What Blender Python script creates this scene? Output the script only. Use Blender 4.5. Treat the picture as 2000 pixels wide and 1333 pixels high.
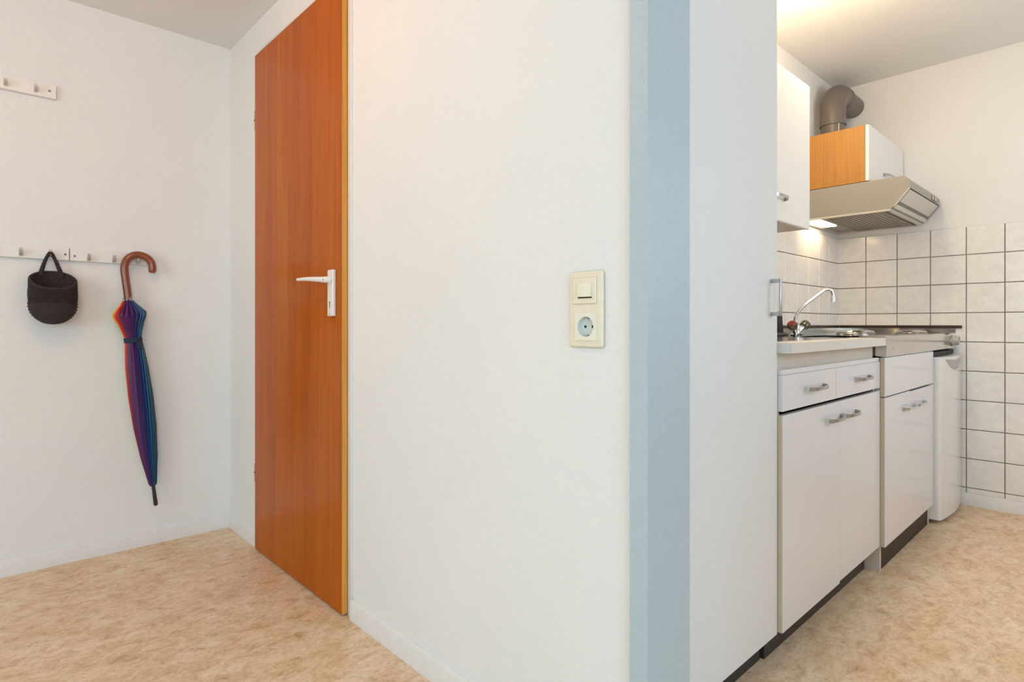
import bpy, bmesh, math, random
from mathutils import Vector, Matrix
random.seed(4)

# ------------------------------------------------------------------ clear
for o in list(bpy.data.objects):
    bpy.data.objects.remove(o, do_unlink=True)
S = bpy.context.scene
COL = S.collection

# ------------------------------------------------------------------ camera
cam_d = bpy.data.cameras.new('camera')
cam = bpy.data.objects.new('camera', cam_d)
COL.objects.link(cam)
cam.location = (0, 0, 0.92)
cam.rotation_euler = (math.radians(90), 0, math.radians(46.8 - 90))
cam_d.sensor_width = 36.0
cam_d.sensor_fit = 'HORIZONTAL'
cam_d.lens = 1140.0 / 2000.0 * 36.0
cam_d.shift_y = -32.5 / 2000.0
cam_d.clip_start = 0.02
S.camera = cam

# ------------------------------------------------------------------ view, world, lights
S.view_settings.view_transform = 'Standard'
S.view_settings.look = 'None'
S.view_settings.gamma = 1.0
S.view_settings.use_curve_mapping = False
S.view_settings.exposure = 0.0

W = bpy.data.worlds.new('world')
S.world = W
W.use_nodes = True
W.node_tree.nodes['Background'].inputs[0].default_value = (0.62, 0.78, 1.0, 1)
W.node_tree.nodes['Background'].inputs[1].default_value = 0.3


def light(name, kind, loc, energy, color, rot=(0, 0, 0), **kw):
    d = bpy.data.lights.new(name, kind)
    d.energy = energy
    d.color = color
    for k, v in kw.items():
        setattr(d, k, v)
    o = bpy.data.objects.new(name, d)
    o.location = loc
    o.rotation_euler = rot
    COL.objects.link(o)
    return o


# daylight entering the window behind the camera on the right
light('window_daylight', 'AREA', (-0.95, -2.62, 1.35), 49, (0.55, 0.82, 1.0),
      rot=(math.radians(90), 0, 0), shape='RECTANGLE', size=2.0, size_y=1.4)
# daylight entering the window in the wall behind the camera
light('window_daylight_back', 'AREA', (-3.22, 0.1, 1.35), 47, (0.73, 0.90, 1.0),
      rot=(math.radians(90), 0, math.radians(-90)), shape='RECTANGLE', size=2.0, size_y=1.4)
# added cool fill light for the kitchen fronts, out of frame on the right
light('kitchen_fronts_fill', 'AREA', (2.55, -1.02, 1.42), 13.5, (0.76, 0.88, 1.0),
      rot=(math.radians(90), 0, 0), shape='RECTANGLE', size=1.1, size_y=0.9)
# hall ceiling lamp, out of frame above
light('hall_lamp', 'POINT', (0.02, 1.58, 2.03), 9, (1.0, 0.52, 0.24), shadow_soft_size=0.10)
# kitchen lamp above the sink, out of frame
light('kitchen_lamp', 'POINT', (2.30, 0.80, 2.11), 15.5, (1.0, 0.78, 0.49), shadow_soft_size=0.06)


# ------------------------------------------------------------------ material helpers
def lin(c):
    c = c / 255.0
    return c / 12.92 if c <= 0.04045 else ((c + 0.055) / 1.055) ** 2.4


def rgb(r, g, b):
    return (lin(r), lin(g), lin(b), 1.0)


class M:
    """small node-graph helper around a principled material"""

    def __init__(self, name):
        self.m = bpy.data.materials.new(name)
        self.m.use_nodes = True
        self.nt = self.m.node_tree
        self.b = self.nt.nodes['Principled BSDF']

    def n(self, t, **kw):
        x = self.nt.nodes.new(t)
        for k, v in kw.items():
            setattr(x, k, v)
        return x

    def l(self, a, b):
        self.nt.links.new(a, b)

    def set(self, **kw):
        for k, v in kw.items():
            self.b.inputs[k.replace('_', ' ')].default_value = v
        return self


def coords(m, scale=(1, 1, 1), rot=(0, 0, 0)):
    g = m.n('ShaderNodeTexCoord')
    mp = m.n('ShaderNodeMapping')
    mp.inputs['Scale'].default_value = scale
    mp.inputs['Rotation'].default_value = rot
    m.l(g.outputs['Object'], mp.inputs['Vector'])
    return mp.outputs['Vector']


def noise(m, vec, scale, detail=3, rough=0.5, dist=0.0):
    x = m.n('ShaderNodeTexNoise')
    x.inputs['Scale'].default_value = scale
    x.inputs['Detail'].default_value = detail
    x.inputs['Roughness'].default_value = rough
    x.inputs['Distortion'].default_value = dist
    m.l(vec, x.inputs['Vector'])
    return x.outputs['Fac']


def ramp(m, fac, stops):
    r = m.n('ShaderNodeValToRGB')
    e = r.color_ramp.elements
    while len(e) < len(stops):
        e.new(0.5)
    for i, (p, c) in enumerate(stops):
        e[i].position = p
        e[i].color = c
    m.l(fac, r.inputs['Fac'])
    return r.outputs['Color']


def mix(m, fac, a, b, mode='MIX'):
    x = m.n('ShaderNodeMix', data_type='RGBA', blend_type=mode)
    if isinstance(fac, (int, float)):
        x.inputs['Factor'].default_value = fac
    else:
        m.l(fac, x.inputs['Factor'])
    for s, v in (('A', a), ('B', b)):
        sock = [i for i in x.inputs if i.name == s and i.type == 'RGBA'][0]
        if isinstance(v, tuple):
            sock.default_value = v
        else:
            m.l(v, sock)
    return [o for o in x.outputs if o.type == 'RGBA'][0]


def bump(m, h, strength=0.2, dist=0.001):
    x = m.n('ShaderNodeBump')
    x.inputs['Strength'].default_value = strength
    x.inputs['Distance'].default_value = dist
    m.l(h, x.inputs['Height'])
    m.l(x.outputs['Normal'], m.b.inputs['Normal'])


def plain(name, col, rough=0.5, metal=0.0, coat=0.0, spec=0.5, grain=0.0, gscale=60):
    m = M(name)
    m.set(Roughness=rough, Metallic=metal)
    m.b.inputs['Coat Weight'].default_value = coat
    m.b.inputs['Specular IOR Level'].default_value = spec
    v = coords(m)
    f = noise(m, v, gscale, 3, 0.6)
    g = 0.03 if grain == 0 else grain
    c0 = tuple(min(1, x * (1 - g)) for x in col[:3]) + (1,)
    c1 = tuple(min(1, x * (1 + g)) for x in col[:3]) + (1,)
    m.l(ramp(m, f, [(0.3, c0), (0.7, c1)]), m.b.inputs['Base Color'])
    return m.m


def wall_mat(name, col, rough=0.75):
    m = M(name)
    m.set(Roughness=rough)
    m.b.inputs['Specular IOR Level'].default_value = 0.25
    v = coords(m)
    f = noise(m, v, 2.5, 2)
    c1 = tuple(x * 0.97 for x in col[:3]) + (1,)
    m.l(ramp(m, f, [(0.3, c1), (0.7, col)]), m.b.inputs['Base Color'])
    a = noise(m, v, 190, 3, 0.65)
    bump(m, a, 0.5, 0.003)
    return m.m


def wood(name, dark, mid, light_, scale=1.0, rough=0.3, coat=0.5, axis='z', spec=0.5):
    m = M(name)
    m.set(Roughness=rough)
    m.b.inputs['Specular IOR Level'].default_value = spec
    m.b.inputs['Coat Weight'].default_value = coat
    m.b.inputs['Coat Roughness'].default_value = 0.12
    st = {'z': (14, 14, 0.55), 'x': (0.55, 14, 14)}[axis]
    v = coords(m, tuple(s * scale for s in st))
    f1 = noise(m, v, 1.0, 4, 0.55, 0.6)
    st2 = {'z': (160, 160, 5), 'x': (5, 160, 160)}[axis]
    v2 = coords(m, tuple(s * scale for s in st2))
    f2 = noise(m, v2, 1.0, 3, 0.6)
    c = ramp(m, f1, [(0.25, dark), (0.5, mid), (0.75, light_)])
    pores = ramp(m, f2, [(0.3, (0.55, 0.5, 0.45, 1)), (0.55, (1, 1, 1, 1))])
    m.l(mix(m, 0.4, c, pores, 'MULTIPLY'), m.b.inputs['Base Color'])
    bump(m, f2, 0.06, 0.0005)
    return m.m


MT = {}
MT['wall'] = wall_mat('white_wallpaper', rgb(240, 238, 235))
MT['ceiling'] = wall_mat('ceiling_paint', rgb(244, 241, 238))
MT['trim'] = plain('white_trim_paint', rgb(234, 231, 228), 0.45)
MT['frame_grey'] = plain('frame_paint', rgb(184, 198, 206), 0.4)
MT['door'] = wood('door_veneer', rgb(165, 77, 0), rgb(185, 92, 0), rgb(197, 106, 2), 1.0, 0.2, 0.0, spec=0.13)
MT['door_edge'] = wood('door_edge_band', rgb(222, 150, 54), rgb(232, 162, 66), rgb(238, 172, 80), 1.0, 0.4, 0.2)
MT['beech'] = wood('beech_veneer', rgb(174, 116, 44), rgb(186, 128, 52), rgb(194, 138, 62), 0.9, 0.45, 0.1)
MT['crook'] = wood('crook_wood', rgb(116, 52, 20), rgb(142, 68, 28), rgb(160, 84, 38), 1.0, 0.3, 0.6)
MT['gloss_white'] = plain('white_laminate', rgb(232, 230, 231), 0.13, spec=0.5, grain=0.01)
MT['tall_white'] = plain('tall_unit_laminate', rgb(234, 234, 234), 0.42, spec=0.5, grain=0.01)
MT['satin_white'] = plain('upper_unit_white', rgb(244, 242, 238), 0.4, grain=0.01)
MT['edge_beige'] = plain('beige_edge_band', rgb(206, 190, 166), 0.5)
MT['carcass'] = plain('carcass_board', rgb(216, 206, 192), 0.55)
MT['slab'] = plain('worktop_laminate', rgb(226, 222, 214), 0.3, grain=0.02, gscale=120)
MT['slab_end_daylit'] = plain('worktop_end_daylit', rgb(222, 224, 222), 0.35)  # cooler copy of the slab tone: daylight on the end face put into colour
MT['plinth'] = plain('dark_plinth', rgb(46, 44, 44), 0.45)
MT['plinth_brown'] = wood('brown_plinth', rgb(34, 20, 12), rgb(42, 26, 16), rgb(54, 35, 23), 0.5, 0.45, 0.0, 'x', spec=0.3)
MT['brown'] = plain('brown_seal', rgb(52, 28, 14), 0.4)
MT['steel'] = plain('polished_steel', rgb(206, 203, 198), 0.14, metal=1.0, grain=0.02, gscale=30)
MT['steel_dull'] = plain('brushed_steel', rgb(172, 168, 162), 0.28, metal=1.0)
MT['chrome'] = plain('chrome', rgb(224, 224, 226), 0.07, metal=1.0)
MT['nickel'] = plain('satin_nickel', rgb(186, 186, 186), 0.26, metal=1.0)
MT['hood'] = plain('hood_grey', rgb(160, 154, 146), 0.38, spec=0.5)
MT['hood_light'] = plain('hood_visor', rgb(206, 200, 188), 0.3)
MT['hood_dark'] = plain('hood_gap', rgb(38, 34, 30), 0.5)
MT['hood_shade'] = plain('hood_band', rgb(122, 112, 100), 0.45)
MT['knob_grey'] = plain('knob_plastic', rgb(176, 172, 164), 0.3)
MT['filter'] = plain('filter_metal', rgb(150, 138, 124), 0.35, metal=1.0)
MT['duct'] = plain('duct_plastic', rgb(116, 107, 98), 0.38)
MT['fridge'] = plain('fridge_enamel', rgb(236, 234, 230), 0.16, grain=0.01)
MT['fridge_grey'] = plain('fridge_recess', rgb(178, 176, 172), 0.4)
MT['black'] = plain('black_plastic', rgb(20, 18, 17), 0.6)
MT['red'] = plain('red_cap', rgb(150, 14, 12), 0.35)
MT['blue_cap'] = plain('tap_cap', rgb(60, 80, 120), 0.35)
MT['knob_brown'] = plain('tap_knob_acrylic', rgb(112, 100, 82), 0.2, metal=0.3)
MT['cream'] = plain('cream_plastic', rgb(238, 228, 204), 0.32)
MT['cream_light'] = plain('cream_socket', rgb(240, 234, 216), 0.3)
MT['hole'] = plain('dark_hole', rgb(30, 26, 22), 0.8)
MT['socket_well'] = plain('socket_well', rgb(214, 220, 214), 0.4)
MT['handle_white'] = plain('door_handle_white', rgb(236, 230, 222), 0.3)
MT['rack'] = plain('rack_white', rgb(238, 234, 228), 0.4)
MT['hook_grey'] = plain('hook_metal', rgb(196, 192, 186), 0.35, metal=0.6)
MT['screw'] = plain('screw_head', rgb(110, 130, 150), 0.4, metal=0.6)
MT['strap'] = plain('navy_strap', rgb(34, 44, 68), 0.8)
MT['ferrule'] = plain('dark_ferrule', rgb(48, 40, 36), 0.35)

# woven basket
m = M('black_crochet')
m.set(Roughness=0.95)
v = coords(m)
f = noise(m, v, 320, 3, 0.7)
m.l(ramp(m, f, [(0.3, rgb(26, 19, 18)), (0.75, rgb(84, 68, 64))]), m.b.inputs['Base Color'])
bump(m, f, 0.8, 0.004)
MT['crochet'] = m.m

# floor linoleum
m = M('marbled_linoleum')
m.set(Roughness=0.42)
m.b.inputs['Specular IOR Level'].default_value = 0.35
v = coords(m, (1, 1, 1))
vs = coords(m, (1.0, 1.5, 1.0), (0, 0, math.radians(20)))
a = noise(m, v, 5.5, 4, 0.6, 0.4)
b = noise(m, vs, 17, 6, 0.72, 0.7)
c = noise(m, vs, 75, 5, 0.7, 0.5)
d = noise(m, v, 11, 3, 0.5, 0.3)
base = ramp(m, b, [(0.26, rgb(192, 156, 118)), (0.42, rgb(230, 206, 178)), (0.56, rgb(245, 227, 204)), (0.75, rgb(252, 242, 228))])
big = ramp(m, a, [(0.3, rgb(236, 218, 196)), (0.65, rgb(255, 253, 250))])
fine = ramp(m, c, [(0.3, rgb(198, 166, 134)), (0.50, rgb(253, 251, 248))])
hue = ramp(m, d, [(0.35, rgb(255, 236, 222)), (0.6, rgb(250, 246, 226))])
x1 = mix(m, 0.6, base, big, 'MULTIPLY')
x2 = mix(m, 0.55, x1, fine, 'MULTIPLY')
m.l(mix(m, 0.45, x2, hue, 'MULTIPLY'), m.b.inputs['Base Color'])
MT['floor'] = m.m

# wall tile
m = M('white_tile_glaze')
m.set(Roughness=0.16)
v = coords(m)
oi = m.n('ShaderNodeObjectInfo')
ad = m.n('ShaderNodeVectorMath', operation='ADD')
m.l(v, ad.inputs[0])
m.l(oi.outputs['Location'], ad.inputs[1])
f = noise(m, ad.outputs[0], 26, 4, 0.6, 0.6)
m.l(ramp(m, f, [(0.35, rgb(234, 231, 227)), (0.65, rgb(242, 240, 236))]), m.b.inputs['Base Color'])
MT['tile'] = m.m
MT['grout'] = plain('brown_grout', rgb(152, 134, 116), 0.9, grain=0.1)

# glowing lens of the hood lamp
m = M('hood_lamp_lens')
m.b.inputs['Base Color'].default_value = (1, 0.9, 0.75, 1)
m.b.inputs['Emission Color'].default_value = (1.0, 0.83, 0.58, 1)
m.b.inputs['Emission Strength'].default_value = 4.0
MT['lens'] = m.m


# ------------------------------------------------------------------ geometry helpers
ORG = {}


def finish(name, bm, mat, parent=None, smooth=35):
    me = bpy.data.meshes.new(name)
    bmesh.ops.recalc_face_normals(bm, faces=bm.faces)
    o = bpy.data.objects.new(name, me)
    org = Vector((0, 0, 0))
    if parent is not None:
        org = ORG.get(parent.name, Vector((0, 0, 0)))
    bmesh.ops.translate(bm, verts=bm.verts, vec=-org)
    bm.to_mesh(me)
    bm.free()
    for p in me.polygons:
        p.use_smooth = True
    me.set_sharp_from_angle(angle=math.radians(smooth))
    me.materials.append(MT[mat] if isinstance(mat, str) else mat)
    COL.objects.link(o)
    if parent is not None:
        o.parent = parent
        ORG[o.name] = org
    return o


def thing(name, label, cat, loc, group=None, kind=None):
    o = bpy.data.objects.new(name, None)
    o.empty_display_size = 0.05
    o.location = loc
    COL.objects.link(o)
    ORG[o.name] = Vector(loc)
    tag(o, label, cat, group, kind)
    return o


def tag(o, label, cat, group=None, kind=None):
    o['label'] = label
    o['category'] = cat
    if group:
        o['group'] = group
    if kind:
        o['kind'] = kind
    return o


def add_box(bm, x0, x1, y0, y1, z0, z1, bev=0.0, seg=2):
    vs = [bm.verts.new((x, y, z)) for x in (x0, x1) for y in (y0, y1) for z in (z0, z1)]
    idx = [(0, 1, 3, 2), (4, 6, 7, 5), (0, 4, 5, 1), (2, 3, 7, 6), (0, 2, 6, 4), (1, 5, 7, 3)]
    fs = [bm.faces.new([vs[i] for i in f]) for f in idx]
    if bev > 0:
        es = list({e for f in fs for e in f.edges})
        bmesh.ops.bevel(bm, geom=es, offset=bev, segments=seg, profile=0.5, affect='EDGES')


def box(name, b, mat, parent=None, bev=0.0015, seg=2):
    bm = bmesh.new()
    add_box(bm, *b, bev=bev, seg=seg)
    return finish(name, bm, mat, parent, smooth=12)


def add_prism(bm, poly, axis, a0, a1):
    """extrude polygon; axis 'x': poly (y,z); 'y': poly (x,z); 'z': poly (x,y)"""
    def P(p, a):
        return {'x': (a, p[0], p[1]), 'y': (p[0], a, p[1]), 'z': (p[0], p[1], a)}[axis]
    A = [bm.verts.new(P(p, a0)) for p in poly]
    B = [bm.verts.new(P(p, a1)) for p in poly]
    n = len(poly)
    bm.faces.new(A)
    bm.faces.new(list(reversed(B)))
    for i in range(n):
        bm.faces.new((A[i], A[(i + 1) % n], B[(i + 1) % n], B[i]))


def prism(name, poly, axis, a0, a1, mat, parent=None, bev=0.0):
    bm = bmesh.new()
    add_prism(bm, poly, axis, a0, a1)
    if bev:
        bmesh.ops.bevel(bm, geom=list(bm.edges), offset=bev, segments=2, profile=0.5, affect='EDGES')
    return finish(name, bm, mat, parent)


def frames(path):
    """parallel-transport frames along a polyline"""
    pts = [Vector(p) for p in path]
    tans = []
    for i in range(len(pts)):
        a = pts[max(0, i - 1)]
        b = pts[min(len(pts) - 1, i + 1)]
        tans.append((b - a).normalized())
    t = tans[0]
    ref = Vector((0, 0, 1)) if abs(t.z) < 0.9 else Vector((1, 0, 0))
    nrm = (ref - t * ref.dot(t)).normalized()
    out = []
    for p, t in zip(pts, tans):
        nrm = (nrm - t * nrm.dot(t)).normalized()
        out.append((p, t, nrm, t.cross(nrm)))
    return out


def add_tube(bm, path, r, seg=14, cap=True, ry=None):
    fr = frames(path)
    rings = []
    for i, (p, t, n, b) in enumerate(fr):
        rr = r[i] if isinstance(r, (list, tuple)) else r
        rb = rr if ry is None else (ry[i] if isinstance(ry, (list, tuple)) else ry)
        rings.append([bm.verts.new(p + n * (rr * math.cos(2 * math.pi * k / seg)) + b * (rb * math.sin(2 * math.pi * k / seg))) for k in range(seg)])
    for a, c in zip(rings, rings[1:]):
        for k in range(seg):
            bm.faces.new((a[k], a[(k + 1) % seg], c[(k + 1) % seg], c[k]))
    if cap:
        bm.faces.new(list(reversed(rings[0])))
        bm.faces.new(rings[-1])


def tube(name, path, r, mat, parent=None, seg=14, ry=None):
    bm = bmesh.new()
    add_tube(bm, path, r, seg, True, ry)
    return finish(name, bm, mat, parent)


def smooth_path(pts, n=6):
    """catmull-rom resample"""
    P = [Vector(p) for p in pts]
    P = [P[0] * 2 - P[1]] + P + [P[-1] * 2 - P[-2]]
    out = []
    for i in range(1, len(P) - 2):
        for k in range(n):
            t = k / n
            a, b, c, d = P[i - 1], P[i], P[i + 1], P[i + 2]
            out.append(0.5 * ((2 * b) + (c - a) * t + (2 * a - 5 * b + 4 * c - d) * t * t + (3 * b - a - 3 * c + d) * t ** 3))
    out.append(P[-2])
    return out


def add_lathe(bm, prof, origin, axis, seg=24):
    """prof: list of (radius, distance along axis)"""
    ax = Vector(axis).normalized()
    ref = Vector((0, 0, 1)) if abs(ax.z) < 0.9 else Vector((1, 0, 0))
    n = (ref - ax * ref.dot(ax)).normalized()
    b = ax.cross(n)
    o = Vector(origin)
    rings = []
    for r, d in prof:
        rings.append([bm.verts.new(o + ax * d + n * (r * math.cos(2 * math.pi * k / seg)) + b * (r * math.sin(2 * math.pi * k / seg))) for k in range(seg)])
    for a, c in zip(rings, rings[1:]):
        for k in range(seg):
            bm.faces.new((a[k], a[(k + 1) % seg], c[(k + 1) % seg], c[k]))
    bm.faces.new(list(reversed(rings[0])))
    bm.faces.new(rings[-1])


def lathe(name, prof, origin, axis, mat, parent=None, seg=24):
    bm = bmesh.new()
    add_lathe(bm, prof, origin, axis, seg)
    return finish(name, bm, mat, parent)


def structure(o, label, cat):
    return tag(o, label, cat, kind='structure')


# ------------------------------------------------------------------ the setting
UW = 0.887      # hall wall with the door and the switch (plane u = UW)
VL = 2.822      # hall wall with the coat racks
HC = 2.175      # hall ceiling
KC = 2.287      # kitchen ceiling
VK = 1.189      # kitchen rear wall
UE = 3.73       # kitchen end wall
UK = 1.009      # kitchen face of the partition wall
XB, YB = -3.3, -2.7      # room limits behind the camera
YKR = -1.05     # kitchen wall on the right, out of frame

structure(box('floor', (XB - 0.1, UE + 0.1, YB - 0.1, VL + 0.1, -0.08, 0.0), 'floor', bev=0),
          'beige marbled linoleum floor running from the hall into the kitchen', 'floor')
structure(box('ceiling', (XB - 0.1, UK - 0.001, YB - 0.1, VL + 0.1, HC, HC + 0.2), 'ceiling', bev=0),
          'plain white hall ceiling above the coat rack wall', 'ceiling')
structure(box('ceiling_kitchen', (UK, UE + 0.1, YKR - 0.1, VK + 0.1, KC, KC + 0.1), 'ceiling', bev=0),
          'cream-lit kitchen ceiling above the extractor pipe', 'ceiling')
structure(box('wall_left', (XB - 0.1, UW + 0.1, VL, VL + 0.12, 0, HC), 'wall', bev=0),
          'white textured wall carrying the coat racks', 'wall')
# partition with a door opening in the hall and the opening to the kitchen
DV0, DV1, DZ = 1.703, 2.455, 2.016
OV0, OV1, OZ = -0.30, 0.600, 2.03


def wall_pieces(name, boxes, mat, label, cat='wall'):
    bm = bmesh.new()
    for b in boxes:
        add_box(bm, *b)
    return structure(finish(name, bm, mat), label, cat)


wall_pieces('wall_partition', [
    (UW, UK, OV1, 1.70, 0, HC), (UW, UK, 2.458, VL, 0, HC), (UW, UK, 1.70, 2.458, 2.019, HC),
    (UW, UK, OV0, OV1, OZ, HC), (UW, UK, YB, OV0, 0, HC)],
    'wall', 'white textured wall between the wooden door and the kitchen opening')
structure(box('wall_kitchen_rear', (UK, UE + 0.1, VK, VK + 0.1, 0, KC), 'wall', bev=0),
          'kitchen rear wall with white tiles behind the faucet', 'wall')
structure(box('wall_kitchen_end', (UE, UE + 0.1, YKR, VK, 0, KC), 'wall', bev=0),
          'kitchen end wall with white square tiles and cream paint above', 'wall')
wall_pieces('wall_kitchen_right', [  # the opening is added around the kitchen fill light
    (UK, 2.0, YKR - 0.1, YKR, 0, KC), (3.1, UE + 0.1, YKR - 0.1, YKR, 0, KC),
    (2.0, 3.1, YKR - 0.1, YKR, 0, 0.95), (2.0, 3.1, YKR - 0.1, YKR, 1.9, KC)],
    'wall', 'kitchen side wall with an opening added for the fill light, out of view on the right')
wall_pieces('wall_back', [
    (XB - 0.1, XB, YB, -0.92, 0, HC), (XB - 0.1, XB, 1.12, VL, 0, HC),
    (XB - 0.1, XB, -0.92, 1.12, 0, 0.62), (XB - 0.1, XB, -0.92, 1.12, 2.07, HC)],
    'wall', 'white wall with a window behind the viewer')
wx0, wx1, wz0, wz1 = -2.0, 0.1, 0.6, 2.1
wall_pieces('wall_window', [
    (XB, wx0, YB - 0.1, YB, 0, HC), (wx1, UK, YB - 0.1, YB, 0, HC),
    (wx0, wx1, YB - 0.1, YB, 0, wz0), (wx0, wx1, YB - 0.1, YB, wz1, HC)],
    'wall', 'white wall with the window behind the viewer')
bm = bmesh.new()
for b in ((wx0, wx1, wz0, wz0 + 0.06), (wx0, wx1, wz1 - 0.06, wz1), (wx0, wx0 + 0.06, wz0, wz1),
          (wx1 - 0.06, wx1, wz0, wz1), (-0.98, -0.92, wz0, wz1)):
    add_box(bm, b[0], b[1], YB - 0.08, YB - 0.02, b[2], b[3])
structure(finish('window_1', bm, 'trim'), 'white window frame behind the viewer', 'window')


# baseboards with a rounded top lip
def baseboard(name, axis, a0, a1, face, d, label):
    """profile against a wall face, d = direction (+1/-1) away from the wall"""
    t = 0.012
    prof = [(face, 0.0), (face + d * t, 0.0), (face + d * t, 0.054), (face + d * (t - 0.003), 0.061), (face + d * 0.004, 0.064), (face, 0.064)]
    bm = bmesh.new()
    add_prism(bm, prof, axis, a0, a1)
    return structure(finish(name, bm, 'trim'), label, 'baseboard')


baseboard('baseboard_left', 'x', XB, UW, VL, -1, 'white baseboard below the coat racks')
baseboard('baseboard_door_corner', 'y', 2.458, VL - 0.012, UW, -1, 'short white baseboard between the corner and the wooden door')
baseboard('baseboard_middle', 'y', 0.625, 1.660, UW, -1, 'white baseboard below the light switch wall')
baseboard('baseboard_kitchen', 'y', YKR, 0.66, UE, -1, 'white baseboard under the kitchen end wall tiles')
# mitred end cap of the middle baseboard
prism('baseboard_end_cap', [(1.660, 0.0), (1.668, 0.0), (1.668, 0.060), (1.660, 0.064)], 'x', UW - 0.0125, UW, 'trim',
      bpy.data.objects['baseboard_middle'])

# steel frame of the kitchen opening
bm = bmesh.new()
fp = [(UW - 0.012, 0.584), (UW - 0.012, 0.622), (UW + 0.004, 0.622), (UW + 0.004, 0.602), (UK - 0.004, 0.602),
      (UK - 0.004, 0.622), (UK + 0.008, 0.622), (UK + 0.008, 0.584)]
add_prism(bm, fp, 'z', 0, OZ)
add_prism(bm, [(p[0], -0.284 - (p[1] - 0.584)) for p in fp], 'z', 0, OZ)
add_prism(bm, [(p[0], OZ - 0.02 + (p[1] - 0.584)) for p in fp], 'y', -0.30, 0.60)
structure(finish('trim_1', bm, 'frame_grey'), 'painted steel frame lining the kitchen opening', 'door frame')

# ------------------------------------------------------------------ hall door
D = thing('door_1', 'brown veneered wooden door standing shut beside the coat racks', 'door', (UW, 2.08, 0), kind='structure')
leaf = box('leaf', (0.866, 0.884, DV0, DV1, 0.006, DZ), 'door', D, bev=0.0008)
box('leaf_core', (0.8845, 0.915, 1.712, 2.445, 0.012, 2.008), 'door_edge', D, bev=0)
box('edge_band', (0.8662, 0.8838, DV0 - 0.0012, DV0 + 0.0002, 0.006, DZ), 'door_edge', D, bev=0)
bm = bmesh.new()
add_box(bm, 0.8845, 0.93, 1.669, 1.7005, 0, 2.05, 0.001)
add_box(bm, 0.8845, 0.93, 2.4575, 2.49, 0, 2.05, 0.001)
add_box(bm, 0.8845, 0.93, 1.7005, 2.4575, 2.0185, 2.05, 0.001)
add_box(bm, 0.880, 0.8845, 1.669, 1.676, 0, 2.05, 0.001)
finish('door_frame', bm, 'trim', D)
for z0, z1 in ((1.715, 1.795), (0.277, 0.352)):
    h = tube('hinge', [(0.872, DV1 + 0.006, z0), (0.872, DV1 + 0.006, z1)], 0.0062, 'nickel', D, 12)
    tube('hinge_collar', [(0.872, DV1 + 0.006, (z0 + z1) / 2 - 0.003), (0.872, DV1 + 0.006, (z0 + z1) / 2 + 0.003)], 0.007, 'hole', h, 12)
pl = box('handle_plate', (0.853, 0.8658, 1.7402, 1.7790, 0.946, 1.0955), 'handle_white', D, bev=0.004, seg=3)
lp = smooth_path([(0.8535, 1.756, 1.0625), (0.842, 1.757, 1.0625), (0.833, 1.770, 1.063), (0.822, 1.805, 1.0655), (0.811, 1.845, 1.0675), (0.803, 1.888, 1.0675)], 5)
n = len(lp)
tube('lever', lp, [0.0105 - 0.0055 * max(0, (i / (n - 1) - 0.25)) / 0.75 for i in range(n)], 'handle_white', pl, 14,
     ry=[0.0105 - 0.0045 * (i / (n - 1)) for i in range(n)])
lathe('lever_rosette', [(0.0135, 0), (0.0135, 0.006), (0.011, 0.008)], (0.8535, 1.756, 1.0625), (-1, 0, 0), 'handle_white', pl)
lathe('screw', [(0.0028, 0), (0.0028, 0.0008)], (0.8295, 1.7585, 1.0625), (-1, 0, 0), 'hole', pl, 10)
bm = bmesh.new()
add_lathe(bm, [(0.0032, 0), (0.0032, 0.0006)], (0.8531, 1.7605, 0.990), (-1, 0, 0), 10)
add_box(bm, 0.8525, 0.8532, 1.7593, 1.7617, 0.972, 0.989)
finish('keyhole', bm, 'hole', pl)
for z in (0.953,):
    lathe('screw', [(0.0028, 0), (0.0022, 0.0008)], (0.8531, 1.7605, z), (-1, 0, 0), 'nickel', pl, 10)

# ------------------------------------------------------------------ kitchen tiles
PU, PV, PZ = 0.1535, 0.1514, 0.1482
ZT0 = 1.2755


def tile_mesh(w, h, name):
    """tile lying in XY of its own frame, front +Z, chamfered edge, thickness 6 mm"""
    bm = bmesh.new()
    a, b = w / 2, h / 2
    e = 0.0016
    lo = [bm.verts.new(p) for p in ((-a, -b, 0), (a, -b, 0), (a, b, 0), (-a, b, 0))]
    mi = [bm.verts.new(p) for p in ((-a, -b, 0.0045), (a, -b, 0.0045), (a, b, 0.0045), (-a, b, 0.0045))]
    hi = [bm.verts.new(p) for p in ((-a + e, -b + e, 0.006), (a - e, -b + e, 0.006), (a - e, b - e, 0.006), (-a + e, b - e, 0.006))]
    for i in range(4):
        j = (i + 1) % 4
        bm.faces.new((lo[i], lo[j], mi[j], mi[i]))
        bm.faces.new((mi[i], mi[j], hi[j], hi[i]))
    bm.faces.new(hi)
    bmesh.ops.recalc_face_normals(bm, faces=bm.faces)
    me = bpy.data.meshes.new(name)
    bm.to_mesh(me)
    bm.free()
    me.materials.append(MT['tile'])
    return me


JT = 0.0042
tile_cache = {}


def put_tile(parent, pos, w, h, facing):
    key = (round(w, 4), round(h, 4))
    if key not in tile_cache:
        tile_cache[key] = tile_mesh(w - JT, h - JT, 'tile')
    o = bpy.data.objects.new('tile', tile_cache[key])
    COL.objects.link(o)
    o.parent = parent
    o.location = pos
    # facing '-x': tile normal to -X ; '-y': to -Y
    jit = [random.uniform(-0.0022, 0.0022) for _ in range(2)]
    if facing == '-x':
        o.rotation_euler = (math.radians(90) + jit[0], jit[1], math.radians(-90))
    else:
        o.rotation_euler = (math.radians(90) + jit[0], jit[1], 0)
    return o


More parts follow.
